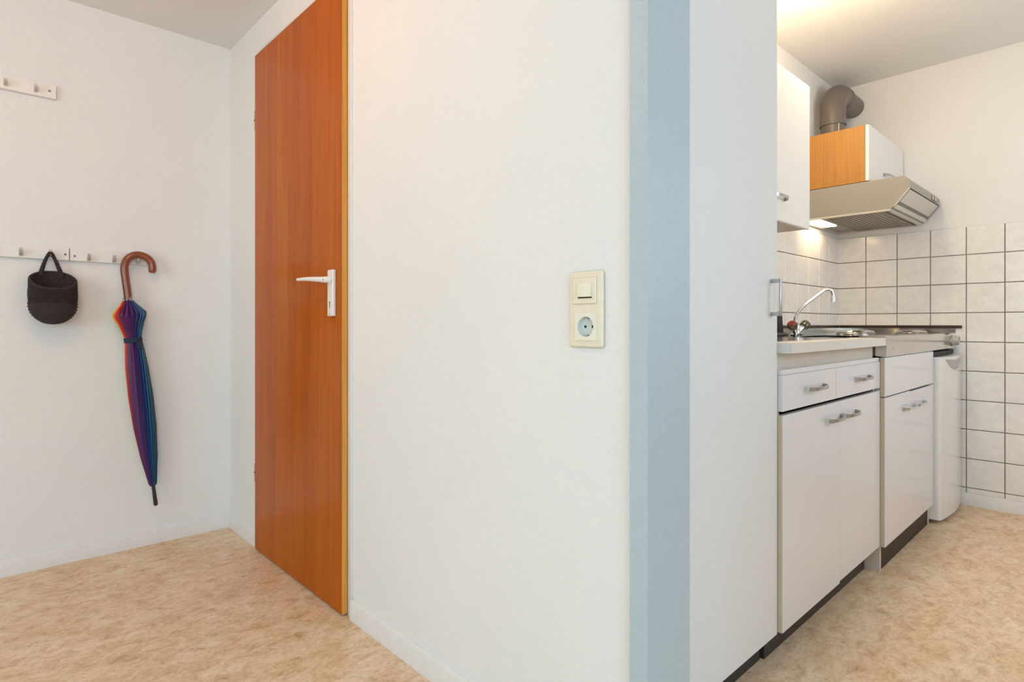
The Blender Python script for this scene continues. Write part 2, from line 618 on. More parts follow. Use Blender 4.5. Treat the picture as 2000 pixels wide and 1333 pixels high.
# rows: (z0, z1)
rows = [(ZT0, 1.418)] + [(ZT0 - PZ * (k + 1), ZT0 - PZ * k) for k in range(8)]
rows.append((0.060, ZT0 - PZ * 8))
we = bpy.data.objects['wall_kitchen_end']
wr = bpy.data.objects['wall_kitchen_rear']
box('grout', (UE - 0.0035, UE, YKR + 0.001, VK - 0.001, 0.05, 1.4165), 'grout', we, bev=0)
box('grout', (1.62, UE - 0.004, VK - 0.0035, VK, 0.80, 1.4165), 'grout', wr, bev=0)
for k in range(13):
    v1 = VK - PV * k
    for z0, z1 in rows:
        put_tile(we, (UE - 0.003, v1 - PV / 2, (z0 + z1) / 2), PV, z1 - z0, '-x')
for k in range(13):
    u1 = UE - 0.006 - PU * k
    for z0, z1 in rows[:4]:
        put_tile(wr, (u1 - PU / 2, VK - 0.003, (z0 + z1) / 2), PU, z1 - z0, '-y')

# ------------------------------------------------------------------ handles
def bow_handle(parent, u, v, z, L=0.15, mat='nickel'):
    """flat bow handle on a front facing -v, centred at u,z"""
    h = L / 2
    pts = smooth_path([(u - h, v + 0.001, z), (u - h * 0.86, v - 0.016, z), (u - h * 0.45, v - 0.024, z), (u, v - 0.026, z),
                       (u + h * 0.45, v - 0.024, z), (u + h * 0.86, v - 0.016, z), (u + h, v + 0.001, z)], 4)
    n = len(pts)
    bm = bmesh.new()
    rings = []
    for i, p in enumerate(pts):
        t = abs(i / (n - 1) - 0.5) * 2
        hz = 0.0042 + 0.0035 * t * t
        d = 0.0045
        a = pts[max(0, i - 1)]
        b = pts[min(n - 1, i + 1)]
        tn = (b - a).normalized()
        nr = Vector((tn.y, -tn.x, 0))
        ring = []
        for s, q in ((-1, -1), (1, -1), (1, 1), (-1, 1)):
            ring.append(bm.verts.new(p + nr * (s * d / 2) + Vector((0, 0, q * hz))))
        rings.append(ring)
    for a, b in zip(rings, rings[1:]):
        for k in range(4):
            bm.faces.new((a[k], a[(k + 1) % 4], b[(k + 1) % 4], b[k]))
    bm.faces.new(rings[0][::-1])
    bm.faces.new(rings[-1])
    return finish('handle', bm, mat, parent)


# ------------------------------------------------------------------ tall cabinet
TF = 0.655
T = thing('tall_cabinet', 'tall pale grey-white kitchen unit with one vertical bar handle', 'cabinet', (1.3, 0.92, 0))
box('carcass', (1.022, 1.590, TF + 0.019, VK - 0.004, 0.086, 2.26), 'carcass', T, bev=0)
box('plinth', (1.022, 1.590, 0.702, 0.72, 0.0, 0.085), 'plinth', T, bev=0)
td = box('door', (1.022, 1.592, TF, TF + 0.018, 0.087, 2.262), 'tall_white', T, bev=0.0012)
tp = [(1.553, TF + 0.001, 1.037), (1.553, TF - 0.020, 1.037), (1.553, TF - 0.0245, 1.033), (1.553, TF - 0.0245, 0.948), (1.553, TF - 0.020, 0.944), (1.553, TF + 0.001, 0.944)]
bm = bmesh.new()
add_box(bm, 1.5485, 1.5575, TF - 0.026, TF + 0.001, 1.029, 1.039, 0.0012)
add_box(bm, 1.5485, 1.5575, TF - 0.026, TF + 0.001, 0.942, 0.952, 0.0012)
add_box(bm, 1.5485, 1.5575, TF - 0.0275, TF - 0.0225, 0.942, 1.039, 0.0012)
finish('handle', bm, 'nickel', td)

# ------------------------------------------------------------------ base cabinet with drawers
BF = 0.6434
B = thing('base_cabinet', 'white kitchen base unit with two drawers above two doors', 'cabinet', (2.03, 0.92, 0))
bm = bmesh.new()
for b in ((1.600, 1.616, BF + 0.017, 1.16, 0.10, 0.784), (2.454, 2.470, BF + 0.017, 1.16, 0.10, 0.784), (1.616, 2.454, BF + 0.017, 1.16, 0.10, 0.116),
          (1.616, 2.454, 1.15, 1.16, 0.116, 0.784)):
    add_box(bm, *b)
finish('carcass', bm, 'carcass', B)
box('fascia', (1.600, 2.462, 0.664, 0.68, 0.7845, 0.8412), 'carcass', B, bev=0.0005)
box('top_rail', (1.599, 2.462, BF + 0.001, 0.663, 0.783, 0.797), 'gloss_white', B, bev=0.001)
box('plinth', (1.600, 2.470, 0.694, 0.71, 0.0, 0.099), 'plinth', B, bev=0)
for (u0, u1, hu) in ((1.599, 2.007, 1.822), (2.010, 2.4745, 2.262)):
    dr = box('drawer', (u0, u1, BF, BF + 0.016, 0.685, 0.7825), 'gloss_white', B, bev=0.0012)
    bow_handle(dr, hu, BF, 0.7345, 0.15)
dd = []
for (u0, u1, hu, z0) in ((1.599, 2.0433, 1.980, 0.0905), (2.0440, 2.4745, 2.130, 0.097)):
    dr = box('door', (u0, u1, BF, BF + 0.016, z0, 0.6745), 'gloss_white', B, bev=0.0012)
    bow_handle(dr, hu, BF, 0.6255, 0.135)
box('edge_strip', (1.5955, 1.5985, BF + 0.001, BF + 0.016, 0.092, 0.674), 'edge_beige', B, bev=0)

# ------------------------------------------------------------------ hob base cabinet
CF = 0.628
Cc = thing('base_cabinet', 'narrower white base unit under the steel hob beside the fridge', 'cabinet', (2.85, 0.92, 0))
bm = bmesh.new()
add_box(bm, 2.478, 2.494, 0.645, 1.16, 0.0, 0.795)
add_box(bm, 3.220, 3.236, 0.645, 1.16, 0.0, 0.795)
add_box(bm, 2.494, 3.220, 0.66, 1.16, 0.098, 0.114)
add_box(bm, 2.494, 3.220, 1.15, 1.16, 0.114, 0.70)
finish('carcass', bm, 'carcass', Cc)
box('plinth', (2.4945, 3.2195, 0.6475, 0.658, 0.002, 0.0975), 'plinth_brown', Cc, bev=0.0008)
fr = box('top_panel', (2.4785, 3.236, CF, CF + 0.0155, 0.6515, 0.7965), 'gloss_white', Cc, bev=0.0012)
box('edge_band', (2.4772, 2.4786, CF + 0.001, CF + 0.0155, 0.6515, 0.7955), 'edge_beige', Cc, bev=0)
for i, (u0, u1, hu, z1) in enumerate(((2.4785, 2.8297, 2.794, 0.6475), (2.8303, 3.236, 2.968, 0.6440))):
    dr = box('door', (u0, u1, CF, CF + 0.0155, 0.094, z1), 'gloss_white', Cc, bev=0.0012)
    bow_handle(dr, hu, CF, 0.584, 0.16, 'chrome')
    if i == 0:
        box('edge_band', (2.4772, 2.4786, CF + 0.001, CF + 0.0155, 0.0945, 0.647), 'edge_beige', dr, bev=0)
lathe('hinge_pin', [(0.004, 0), (0.004, 0.004)], (2.51, CF + 0.008, 0.0905), (0, 0, 1), 'nickel', Cc, 10)

# ------------------------------------------------------------------ fridge
Fg = thing('fridge', 'small white undercounter fridge with bowed door beside tiled wall', 'fridge', (3.48, 0.92, 0))
box('body', (3.2480, 3.712, 0.655, 1.14, 0.025, 0.770), 'fridge', Fg, bev=0.004)
box('top_lid', (3.2480, 3.700, 0.632, 1.14, 0.7715, 0.792), 'black', Fg, bev=0.003)
# bowed door: plan outline
fu0, fu1 = 3.2480, 3.712
outline = [(fu0, 0.652)]
for k in range(0, 6):
    a = math.pi / 2 * k / 5
    outline.append((fu0 + 0.016 * (1 - math.cos(a)), 0.618 - 0.016 * math.sin(a)))
for k in range(1, 16):
    t = k / 16
    outline.append((fu0 + 0.016 + (fu1 - fu0 - 0.032) * t, 0.602 - 0.016 * math.sin(math.pi * t)))
for k in range(0, 6):
    a = math.pi / 2 * (1 - k / 5)
    outline.append((fu1 - 0.016 * (1 - math.cos(a)), 0.618 - 0.016 * math.sin(a)))
outline.append((fu1, 0.652))
bm = bmesh.new()
add_prism(bm, outline, 'z', 0.022, 0.769)
fd = finish('door', bm, 'fridge', Fg, smooth=30)
# crescent grip near the door top
bm = bmesh.new()
cr = []
for k in range(13):
    t = k / 12
    cr.append((3.320 + 0.335 * t, 0.757 - 0.006 * math.sin(math.pi * t)))
for k in range(13):
    t = 1 - k / 12
    cr.append((3.320 + 0.335 * t, 0.752 - 0.050 * math.sin(math.pi * t) ** 0.8))


def door_front(u):
    t = min(1, max(0, (u - fu0 - 0.016) / (fu1 - fu0 - 0.032)))
    return 0.602 - 0.016 * math.sin(math.pi * t)


A = [bm.verts.new((u, door_front(u) - 0.0015, z)) for u, z in cr]
Bv = [bm.verts.new((u, door_front(u) + 0.004, z)) for u, z in cr]
for i in range(len(cr)):
    j = (i + 1) % len(cr)
    bm.faces.new((A[i], A[j], Bv[j], Bv[i]))
for i in range(12):
    a, b, c, d = i, i + 1, 25 - i - 1, 25 - i
    bm.faces.new((A[a], A[b], A[c], A[d]))
    bm.faces.new((Bv[d], Bv[c], Bv[b], Bv[a]))
finish('handle_grip', bm, 'fridge_grey', fd)
for u in (3.29, 3.65):
    lathe('foot', [(0.014, 0), (0.014, 0.024)], (u, 0.70, 0.001), (0, 0, 1), 'black', Fg, 12)
    lathe('foot', [(0.014, 0), (0.014, 0.024)], (u, 1.10, 0.001), (0, 0, 1), 'black', Fg, 12)

# ------------------------------------------------------------------ worktop slab
Sl = thing('worktop', 'off-white worktop board above the two drawers', 'worktop', (2.05, 0.66, 0.8415))
box('slab', (1.6045, 2.477, 0.6255, 0.715, 0.8415, 0.8695), 'slab', Sl, bev=0.0012)
box('front_edge', (1.606, 2.4765, 0.624, 0.6254, 0.842, 0.869), 'slab', Sl, bev=0)
box('end_edge', (1.6030, 1.6044, 0.6256, 0.714, 0.842, 0.869), 'slab_end_daylit', Sl, bev=0)

# ------------------------------------------------------------------ steel sink and hob top
K = thing('sink_hob_top', 'stainless steel sink and hob top with brown sealing strip', 'worktop', (2.7, 0.93, 0.80))
bm = bmesh.new()
# plate with a sink opening
bu0, bu1, bv0, bv1 = 2.52, 2.98, 0.77, 1.00
for b in ((1.6045, bu0, 0.7155, 1.176), (bu1, 3.716, 0.7155, 1.1755), (bu0, bu1, 0.7155, bv0), (bu0, bu1, bv1, 1.176)):
    add_box(bm, b[0], b[1], b[2], b[3], 0.8625, 0.8675)
finish('top_plate', bm, 'steel', K)
bm = bmesh.new()
add_box(bm, bu0 - 0.002, bu1 + 0.002, bv0 - 0.002, bv1 + 0.002, 0.71, 0.7125)
add_box(bm, bu0 - 0.002, bu0, bv0, bv1, 0.71, 0.867)
add_box(bm, bu1, bu1 + 0.002, bv0, bv1, 0.71, 0.867)
add_box(bm, bu0, bu1, bv0 - 0.002, bv0, 0.71, 0.867)
add_box(bm, bu0, bu1, bv1, bv1 + 0.002, 0.71, 0.867)
sb = finish('sink_bowl', bm, 'steel', K)
lathe('drain', [(0.03, 0), (0.03, 0.002), (0.02, 0.003)], (2.75, 0.88, 0.7126), (0, 0, 1), 'chrome', sb)
# polished front box of the hob
prism('front_panel', [(0.663, 0.802), (0.628, 0.7985), (0.624, 0.802), (0.624, 0.870), (0.628, 0.8755), (0.7150, 0.8755), (0.7150, 0.802)],
      'x', 2.4805, 3.719, 'steel', K)
# end and rear upstands with the brown strip
box('upstand', (3.7165, 3.7200, 0.626, 1.176, 0.866, 0.8995), 'steel', K, bev=0)
box('upstand', (1.6045, 3.7160, 1.1760, 1.1795, 0.866, 0.8995), 'steel', K, bev=0)
box('sealing_strip', (3.7125, 3.7203, 0.600, 1.171, 0.8998, 0.9148), 'brown', K, bev=0.001)
box('sealing_strip', (1.6045, 3.7120, 1.1715, 1.1795, 0.8998, 0.9148), 'brown', K, bev=0.001)
for (u, v, r) in ((3.30, 0.965, 0.088), (3.52, 0.775, 0.072)):
    hp = lathe('hotplate', [(r, 0), (r, 0.006), (r - 0.004, 0.009), (r - 0.014, 0.009), (r - 0.016, 0.006), (0.03, 0.006), (0.028, 0.003)],
               (u, v, 0.8676), (0, 0, 1), 'steel_dull', K, 40)
    lathe('hotplate_cover', [(r - 0.006, 0), (r - 0.004, 0.004), (r - 0.012, 0.012), (r - 0.03, 0.014)], (u, v, 0.8768), (0, 0, 1), 'steel', hp, 40)
kn = lathe('control_knob', [(0.026, 0), (0.026, 0.005), (0.0225, 0.008), (0.0215, 0.026), (0.0190, 0.028)], (3.612, 0.6215, 0.838), (0, -1, 0), 'knob_grey', K, 32)
box('pointer', (3.6106, 3.6134, 0.5922, 0.5936, 0.842, 0.858), 'hole', kn, bev=0)
lathe('knob_ring', [(0.0285, 0), (0.0285, 0.0024)], (3.612, 0.6240, 0.838), (0, -1, 0), 'steel_dull', K, 32)
lathe('screw', [(0.0035, 0), (0.0035, 0.002)], (2.570, 0.624, 0.829), (0, -1, 0), 'nickel', K, 10)

# ------------------------------------------------------------------ faucet
Fa = thing('faucet', 'chrome two-handle kitchen faucet with curved swivel spout', 'faucet', (2.775, 1.056, 0.8677))
fx, fy = 2.775, 1.056
dx, dy = 0.729, -0.6845
lathe('body', [(0.026, 0), (0.026, 0.006), (0.018, 0.012), (0.016, 0.03), (0.018, 0.045), (0.015, 0.052), (0.011, 0.056)], (fx, fy, 0.8678), (0, 0, 1), 'chrome', Fa)


def fp3(px, z):
    d = (px - 1554) / 427.0
    return (fx + dx * d, fy + dy * d, z)


tube('spout', smooth_path([fp3(1554, 0.918), fp3(1552, 0.94), fp3(1555, 0.968), fp3(1566, 1.000), fp3(1583, 1.032), fp3(1600, 1.062),
                           fp3(1609, 1.077), fp3(1617, 1.081), fp3(1623, 1.073), fp3(1625.5, 1.056), fp3(1625.5, 1.045)], 6), 0.0078, 'chrome', Fa, 14)
lathe('aerator', [(0.0088, 0), (0.0112, 0.003), (0.0112, 0.022), (0.0095, 0.024)], fp3(1625.5, 1.046), (0, 0, -1), 'chrome', Fa, 18)
for off, cap in ((Vector((-0.0460, -0.0020, 0.038)), 'red'), (Vector((0.048, -0.020, 0.040)), 'blue_cap')):
    axk = off.normalized()
    st = Vector((fx, fy, 0.876))
    reach = off.length
    lathe('valve_arm', [(0.010, 0), (0.010, reach - 0.022), (0.0125, reach - 0.016)], st, axk, 'chrome', Fa, 16)
    kb = st + axk * (reach - 0.016)
    bm = bmesh.new()
    add_lathe(bm, [(0.0135, 0), (0.0200, 0.006), (0.0220, 0.018), (0.0205, 0.029), (0.0165, 0.032)], kb, axk, 24)
    kbo = finish('tap_knob', bm, 'knob_brown', Fa)
    lathe('knob_cap', [(0.0140, 0), (0.0135, 0.0018), (0.010, 0.0026)], kb + axk * 0.0316, axk, cap, kbo, 20)

# black draining stand beside the faucet
P = thing('dish_stand', 'small black stand half hidden behind the tall unit near faucet', 'dish stand', (2.62, 1.06, 0.8677))
prism('upright', [(1.110, 0.8678), (1.122, 0.8678), (1.130, 0.972), (1.124, 0.976), (1.118, 0.972)], 'x', 2.60, 2.772, 'black', P, bev=0.001)
prism('tray', [(1.109, 0.8678), (1.109, 0.886), (1.085, 0.883), (1.055, 0.875), (1.055, 0.8678)], 'x', 2.56, 2.685, 'black', P, bev=0.001)

# ------------------------------------------------------------------ upper cabinet
UF = 0.857
Uc = thing('wall_cabinet', 'bright white upper wall cabinet beside the tall unit', 'cabinet', (2.0, 1.02, 1.285))
box('carcass', (1.600, 2.3855, UF + 0.018, VK - 0.008, 1.2885, 1.840), 'carcass', Uc, bev=0)
for u0, u1 in ((1.600, 1.9925), (1.995, 2.386)):
    ud = box('door', (u0, u1, UF, UF + 0.017, 1.2865, 1.841), 'satin_white', Uc, bev=0.003)
    bow_handle(ud, 2.085 if u0 > 1.9 else 1.894, UF, 1.368, 0.12)

# ------------------------------------------------------------------ hood cabinet
Hc = thing('hood_cabinet', 'short wall cabinet with beech side and white door above hood', 'cabinet', (3.42, 1.02, 1.60))
box('side_panel', (3.1185, 3.134, 0.8725, VK - 0.008, 1.600, 1.869), 'beech', Hc, bev=0.0006)
box('carcass', (3.1345, 3.722, 0.878, VK - 0.008, 1.600, 1.862), 'carcass', Hc, bev=0)
hd = box('door', (3.1195, 3.720, UF, 0.872, 1.602, 1.868), 'satin_white', Hc, bev=0.0012)
bow_handle(hd, 3.43, UF, 1.668, 0.16)

# ------------------------------------------------------------------ extractor hood
Hd = thing('extractor_hood', 'grey slanted extractor hood with lit lamp under cabinet', 'extractor hood', (3.42, 0.95, 1.447))
prof = [(1.180, 1.456), (1.180, 1.5975), (0.722, 1.5980), (0.712, 1.5955), (0.697, 1.5760), (0.695, 1.5700), (0.695, 1.5420), (0.756, 1.4650), (0.766, 1.4560)]
hb = prism('body', prof, 'x', 3.1195, 3.718, 'hood', Hd)
# underside rim, filter and lamp lens
bm = bmesh.new()
add_box(bm, 3.1200, 3.136, 0.768, 1.180, 1.4465, 1.4555)
add_box(bm, 3.704, 3.7175, 0.768, 1.180, 1.4465, 1.4555)
add_box(bm, 3.136, 3.704, 0.768, 0.785, 1.4465, 1.4555)
add_box(bm, 3.136, 3.704, 1.168, 1.180, 1.4465, 1.4555)
finish('underside_rim', bm, 'hood_light', Hd)
fl = box('grease_filter', (3.15, 3.70, 0.80, 1.080, 1.450, 1.4555), 'filter', Hd, bev=0.0005)
for k in range(14):
    v = 0.81 + 0.26 * k / 13
    box('filter_slat', (3.155, 3.695, v - 0.004, v + 0.004, 1.4482, 1.4499), 'filter', fl, bev=0)
box('lamp_lens', (3.16, 3.43, 1.095, 1.162, 1.4485, 1.4555), 'lens', Hd, bev=0.003)
light('hood_lamp', 'AREA', (3.30, 1.128, 1.445), 0.7, (1.0, 0.68, 0.36), shape='RECTANGLE', size=0.28, size_y=0.05)
# slanted visor: frame and pane on the sloping face
sd = Vector((0, 0.756 - 0.695, 1.4650 - 1.5420))
sl = sd.length
sd.normalize()
nrm = Vector((0, sd.z, -sd.y))       # outwards (towards -v, down)


def on_slope(name, u0, u1, s0, s1, d0, d1, mat, parent):
    bm = bmesh.new()
    o = Vector((0, 0.695, 1.5420))
    vs = []
    for u in (u0, u1):
        for s in (s0, s1):
            for d in (d0, d1):
                p = o + sd * s + nrm * d
                vs.append(bm.verts.new((u, p.y, p.z)))
    for f in [(0, 1, 3, 2), (4, 6, 7, 5), (0, 4, 5, 1), (2, 3, 7, 6), (0, 2, 6, 4), (1, 5, 7, 3)]:
        bm.faces.new([vs[i] for i in f])
    return finish(name, bm, mat, parent)


on_slope('visor_gap', 3.135, 3.705, 0.000, 0.0045, 0.0004, 0.0022, 'hood_dark', Hd)
on_slope('visor', 3.142, 3.690, 0.006, 0.070, 0.0004, 0.0032, 'hood_light', Hd)
on_slope('visor_side', 3.1195, 3.128, 0.0, 0.098, 0.0, 0.004, 'hood_light', Hd)
on_slope('visor_side', 3.700, 3.7175, 0.0, 0.098, 0.0, 0.004, 'hood', Hd)
on_slope('visor_band', 3.142, 3.690, 0.0705, 0.084, 0.0004, 0.0012, 'hood_shade', Hd)
on_slope('visor_lip', 3.1285, 3.698, 0.085, 0.104, 0.0004, 0.006, 'hood_light', Hd)
for u0, u1 in ((3.545, 3.585), (3.597, 3.637)):
    bt = box('button_frame', (u0, u1, 0.6934, 0.6950, 1.5475, 1.5690), 'hole', Hd, bev=0)
    box('button', (u0 + 0.0025, u1 - 0.0025, 0.6922, 0.6936, 1.5495, 1.5670), 'hood_light', bt, bev=0.0003)

# ------------------------------------------------------------------ extractor pipe
Pp = thing('extractor_pipe', 'grey plastic extractor pipe bending from cabinet top into the wall', 'pipe', (3.40, 1.105, 1.863))
pu, pv, pr, pz, R = 3.40, 1.105, 0.058, 2.165, 0.105
pipe = tube('vertical_pipe', [(pu, pv, 1.8635), (pu, pv, 2.03)], pr, 'duct', Pp, 32)
el = [(pu, pv, 1.985), (pu, pv, 2.02), (pu, pv, pz - R)]
for k in range(1, 13):
    a = math.pi / 2 * k / 12
    el.append((pu + R * (1 - math.cos(a)), pv, pz - R + R * math.sin(a)))
el += [(pu + R + 0.035, pv, pz)]
tube('elbow', el, pr + 0.004, 'duct', Pp, 32)
tube('collar', [(pu, pv, 1.982), (pu, pv, 1.996)], pr + 0.0065, 'duct', Pp, 32)
tube('collar', [(pu + R + 0.028, pv, pz), (pu + R + 0.044, pv, pz)], pr + 0.0065, 'duct', Pp, 32)
tube('wall_pipe', [(pu + R + 0.02, pv, pz), (UE - 0.002, pv, pz)], pr, 'duct', Pp, 32)
tube('seam_strip', [(pu - 0.041, pv - 0.0418, 1.864), (pu - 0.041, pv - 0.0418, 1.988)], 0.003, 'hood_light', Pp, 8)

# ------------------------------------------------------------------ coat racks
def rack(u0, u1, z0, z1, hooks, screws, label, hookdz):
    R_ = thing('coat_rack', label, 'coat rack', ((u0 + u1) / 2, VL, z0), 'white coat racks on the hall wall')
    box('board', (u0, u1, VL - 0.016, VL - 0.0004, z0, z1), 'rack', R_, bev=0.0015)
    zc = (z0 + z1) / 2 + hookdz
    for u in hooks:
        bm = bmesh.new()
        # flat peg with an upturned tip
        pr_ = [(VL - 0.016, zc - 0.013), (VL - 0.016, zc - 0.002), (VL - 0.030, zc + 0.001), (VL - 0.036, zc + 0.014), (VL - 0.041, zc + 0.012),
               (VL - 0.038, zc - 0.004), (VL - 0.030, zc - 0.012)]
        add_prism(bm, pr_, 'x', u - 0.005, u + 0.005)
        finish('hook', bm, 'hook_grey', R_)
    for u in screws:
        lathe('screw', [(0.0042, 0), (0.0035, 0.0012)], (u, VL - 0.0161, zc + 0.002), (0, -1, 0), 'screw', R_, 12)
    return R_


rack(-0.62, 0.2563, 1.777, 1.8295, (-0.47, -0.355, -0.24, -0.125, -0.01, 0.1095, 0.195), (0.236,),
     'upper white coat rack board near the ceiling', -0.002)
rack(-0.58, 0.2955, 1.166, 1.2155, (-0.44, -0.34, -0.24, -0.14, -0.04, 0.06, 0.152, 0.2375), (0.2835,),
     'lower left white coat rack board with the black basket', -0.004)
rack(0.2985, 0.560, 1.166, 1.2155, (0.356, 0.438, 0.520), (0.3125,),
     'lower right white coat rack board with the umbrella', -0.008)

# ------------------------------------------------------------------ hanging basket
Bk = thing('hanging_basket', 'black crocheted wall basket hanging by a loop from rack', 'basket', (0.242, 2.76, 0.92))
bc_u, bc_v = 0.242, 2.752
hw, hd_ = 0.0735, 0.058
bm = bmesh.new()
NS, NR = 56, 40
rings = []
zb = 0.920


def rim_z(th):
    # th = 0 at +u, pi/2 towards the wall (+v), -pi/2 to the front
    s = math.sin(th)
    return 1.085 + (0.033 * s if s > 0 else 0.036 * s)


def body_pt(th, t, inset=0.0):
    """t 0 bottom centre .. 1 rim"""
    zr = rim_z(th)
    if t < 0.45:
        a = (t / 0.45) * math.pi / 2
        k = math.sin(a) ** 0.92
        z = zb + inset + 0.078 * (1 - math.cos(a))
    else:
        k = 1.0
        z = zb + 0.078 + (zr - zb - 0.078) * (t - 0.45) / 0.55
    k *= 1 - 0.05 * max(0, (z - 1.03) / 0.07)
    c, s = math.cos(th), math.sin(th)
    e = 0.86
    x = (hw - inset) * k * math.copysign(abs(c) ** e, c)
    y = (hd_ - inset) * k * math.copysign(abs(s) ** e, s)
    row = 1 + 0.026 * math.sin(t * 46 * math.pi) * (1 if inset == 0 else 0.5) + 0.012 * math.sin(th * 44 + t * 20)
    return Vector((bc_u + x * row, min(bc_v + y * row, VL - 0.006), z))


outer = []
for i in range(NR * 2 + 1):
    t = max(0.012, i / (NR * 2))
    outer.append([bm.verts.new(body_pt(2 * math.pi * k / NS, t)) for k in range(NS)])
inner = []
for i in range(NR, -1, -1):
    t = max(0.012, i / NR)
    inner.append([bm.verts.new(body_pt(2 * math.pi * k / NS, t, 0.007)) for k in range(NS)])
allr = outer + inner
for a, b in zip(allr, allr[1:]):
    for k in range(NS):
        bm.faces.new((a[k], a[(k + 1) % NS], b[(k + 1) % NS], b[k]))
bm.faces.new(outer[0][::-1])
bm.faces.new(inner[-1])
finish('body', bm, 'crochet', Bk, smooth=60)
# rolled rim
rp = [body_pt(2 * math.pi * k / 48, 1.0, 0.0035) for k in range(49)]
tube('rim', rp, 0.0048, 'crochet', Bk, 8)
bm = bmesh.new()
add_tube(bm, smooth_path([(0.208, 2.797, 1.100), (0.214, 2.795, 1.130), (0.224, 2.790, 1.165), (0.2375, 2.786, 1.1905), (0.251, 2.790, 1.165), (0.264, 2.795, 1.130), (0.274, 2.797, 1.098)], 6),
         [0.0085 - 0.0035 * math.sin(math.pi * i / 36) + 0.0008 * (i % 2) for i in range(37)], 10)
finish('loop', bm, 'crochet', Bk)

# ------------------------------------------------------------------ umbrella
Um = thing('umbrella', 'closed rainbow stick umbrella with curved wooden handle hanging from rack', 'umbrella', (0.53, 2.775, 0.168))
hv = 2.783
hpts = [(0.4838, 1.018), (0.4795, 1.062), (0.4747, 1.102), (0.4712, 1.150), (0.4805, 1.1815), (0.4988, 1.1985), (0.5195, 1.2040), (0.5423, 1.1990), (0.5612, 1.1830), (0.5692, 1.1595), (0.5679, 1.133)]
hp_ = smooth_path([(u, hv + (1.2 - z) * -0.03 if z < 1.2 else hv, z) for u, z in hpts], 6)
n = len(hp_)
ho = tube('handle', hp_, [0.0148 if i < n - 2 else 0.0148 - 0.002 * (i - n + 3) for i in range(n)], 'crook', Um, 18)
a0 = Vector((0.4800, 2.772, 1.022))
a1 = Vector((0.5815, 2.780, 0.168))
ax = (a1 - a0).normalized()
L = (a1 - a0).length
e1 = (Vector((1, 0, 0)) - ax * ax.x).normalized()      # to the right
e2 = ax.cross(e1)                                      # across, towards wall / viewer
if e2.y > 0:
    e2 = -e2                                           # e2 towards the viewer (-v)
pxm = 0.00208
prof_y = [(586, 9), (594, 15), (602, 22), (609, 27.5), (616, 26.5), (628, 21.5), (645, 16.5), (657, 14), (664, 14), (680, 16), (714, 18.8), (772, 20.3), (831, 18.8), (889, 14.2), (925, 9.5), (944, 7.0), (948, 5.0)]
gore_cols = {
    'green': rgb(40, 150, 60), 'lime': rgb(170, 190, 40), 'yellow': rgb(240, 196, 30), 'orange': rgb(240, 130, 24), 'red': rgb(210, 36, 24),
    'crimson': rgb(150, 26, 44), 'plum': rgb(84, 22, 74), 'purple': rgb(80, 24, 92), 'violet': rgb(58, 26, 92), 'navy': rgb(30, 36, 92), 'blue': rgb(26, 62, 120),
    'azure': rgb(24, 92, 140), 'teal': rgb(24, 84, 96), 'darkgreen': rgb(36, 70, 50)}
for k, c in gore_cols.items():
    MT['gore_' + k] = plain('nylon_' + k, c, 0.42, grain=0.06, gscale=90)
# angle 180 deg = left, 90 = facing viewer, 0 = right
order = ['darkgreen', 'teal', 'azure', 'blue', 'navy', 'violet', 'purple', 'plum', 'crimson', 'red', 'orange', 'yellow', 'lime', 'green', 'teal', 'blue']
bounds = [-8, 14, 30, 46, 62, 80, 100, 120, 138, 150, 162, 176, 190, 215, 260, 306, 352]
for g in range(16):
    t0, t1 = bounds[g], bounds[g + 1]
    bm = bmesh.new()
    rows_ = []
    NQ = 6
    for (py, rp_) in prof_y:
        s = (py - 583) / (988 - 583) * L
        f = (py - 586) / (948 - 586)
        flare = max(0, 1 - abs(py - 609) / 26.0)
        tw = 46 * f - 6
        row = []
        for q in range(NQ + 1):
            w = q / NQ
            th = math.radians(t0 + (t1 - t0) * w + tw)
            # each gore rises as a soft fold leaning over its neighbour
            fold = 0.90 + 0.20 * (w ** 1.6) * (1 - 0.5 * flare) + 0.10 * flare * math.sin(math.pi * w)
            if q == NQ:
                fold = 0.93
            r = rp_ * pxm * fold
            sag = flare * 0.012 * (1 - math.sin(math.pi * w))
            p = a0 + ax * (s + sag) + e1 * (r * math.cos(th)) + e2 * (r * 0.82 * math.sin(th))
            p.y = min(p.y, VL - 0.003)
            row.append(bm.verts.new(p))
        rows_.append(row)
    for a, b in zip(rows_, rows_[1:]):
        for q in range(NQ):
            bm.faces.new((a[q], a[q + 1], b[q + 1], b[q]))
    bmesh.ops.recalc_face_normals(bm, faces=bm.faces)
    finish('canopy_panel', bm, 'gore_' + order[g], Um, smooth=50)
# wrapped strap
bm = bmesh.new()
sc = a0 + ax * ((661 - 583) / 405 * L)
add_tube(bm, [sc - ax * 0.0095, sc - ax * 0.009, sc + ax * 0.009, sc + ax * 0.0095], [0.0305, 0.0322, 0.0322, 0.0305], 28, False, ry=[0.0262, 0.0278, 0.0278, 0.0262])
finish('strap', bm, 'strap', Um)
box('strap_tab', (0.506, 0.524, 2.7405, 2.7435, 0.820, 0.850), 'strap', Um, bev=0.001)
tube('shaft', [a0 + ax * 0.0, a0 + ax * (L * 0.9)], 0.006, 'ferrule', Um, 10)
tube('ferrule', [a0 + ax * ((944 - 583) / 405 * L), a0 + ax * ((955 - 583) / 405 * L), a0 + ax * (L - 0.004), a1], [0.0075, 0.0068, 0.0082, 0.006], 'ferrule', Um, 14)
for k in range(8):
    th = 2 * math.pi * k / 8 + 0.3
    p = a0 + ax * 0.012 + e1 * (0.014 * math.cos(th)) + e2 * (0.012 * math.sin(th))
    q = a0 - ax * 0.006 + e1 * (0.016 * math.cos(th)) + e2 * (0.013 * math.sin(th))
    tube('rib_tip', [p, q], 0.0019, 'nickel', Um, 8)

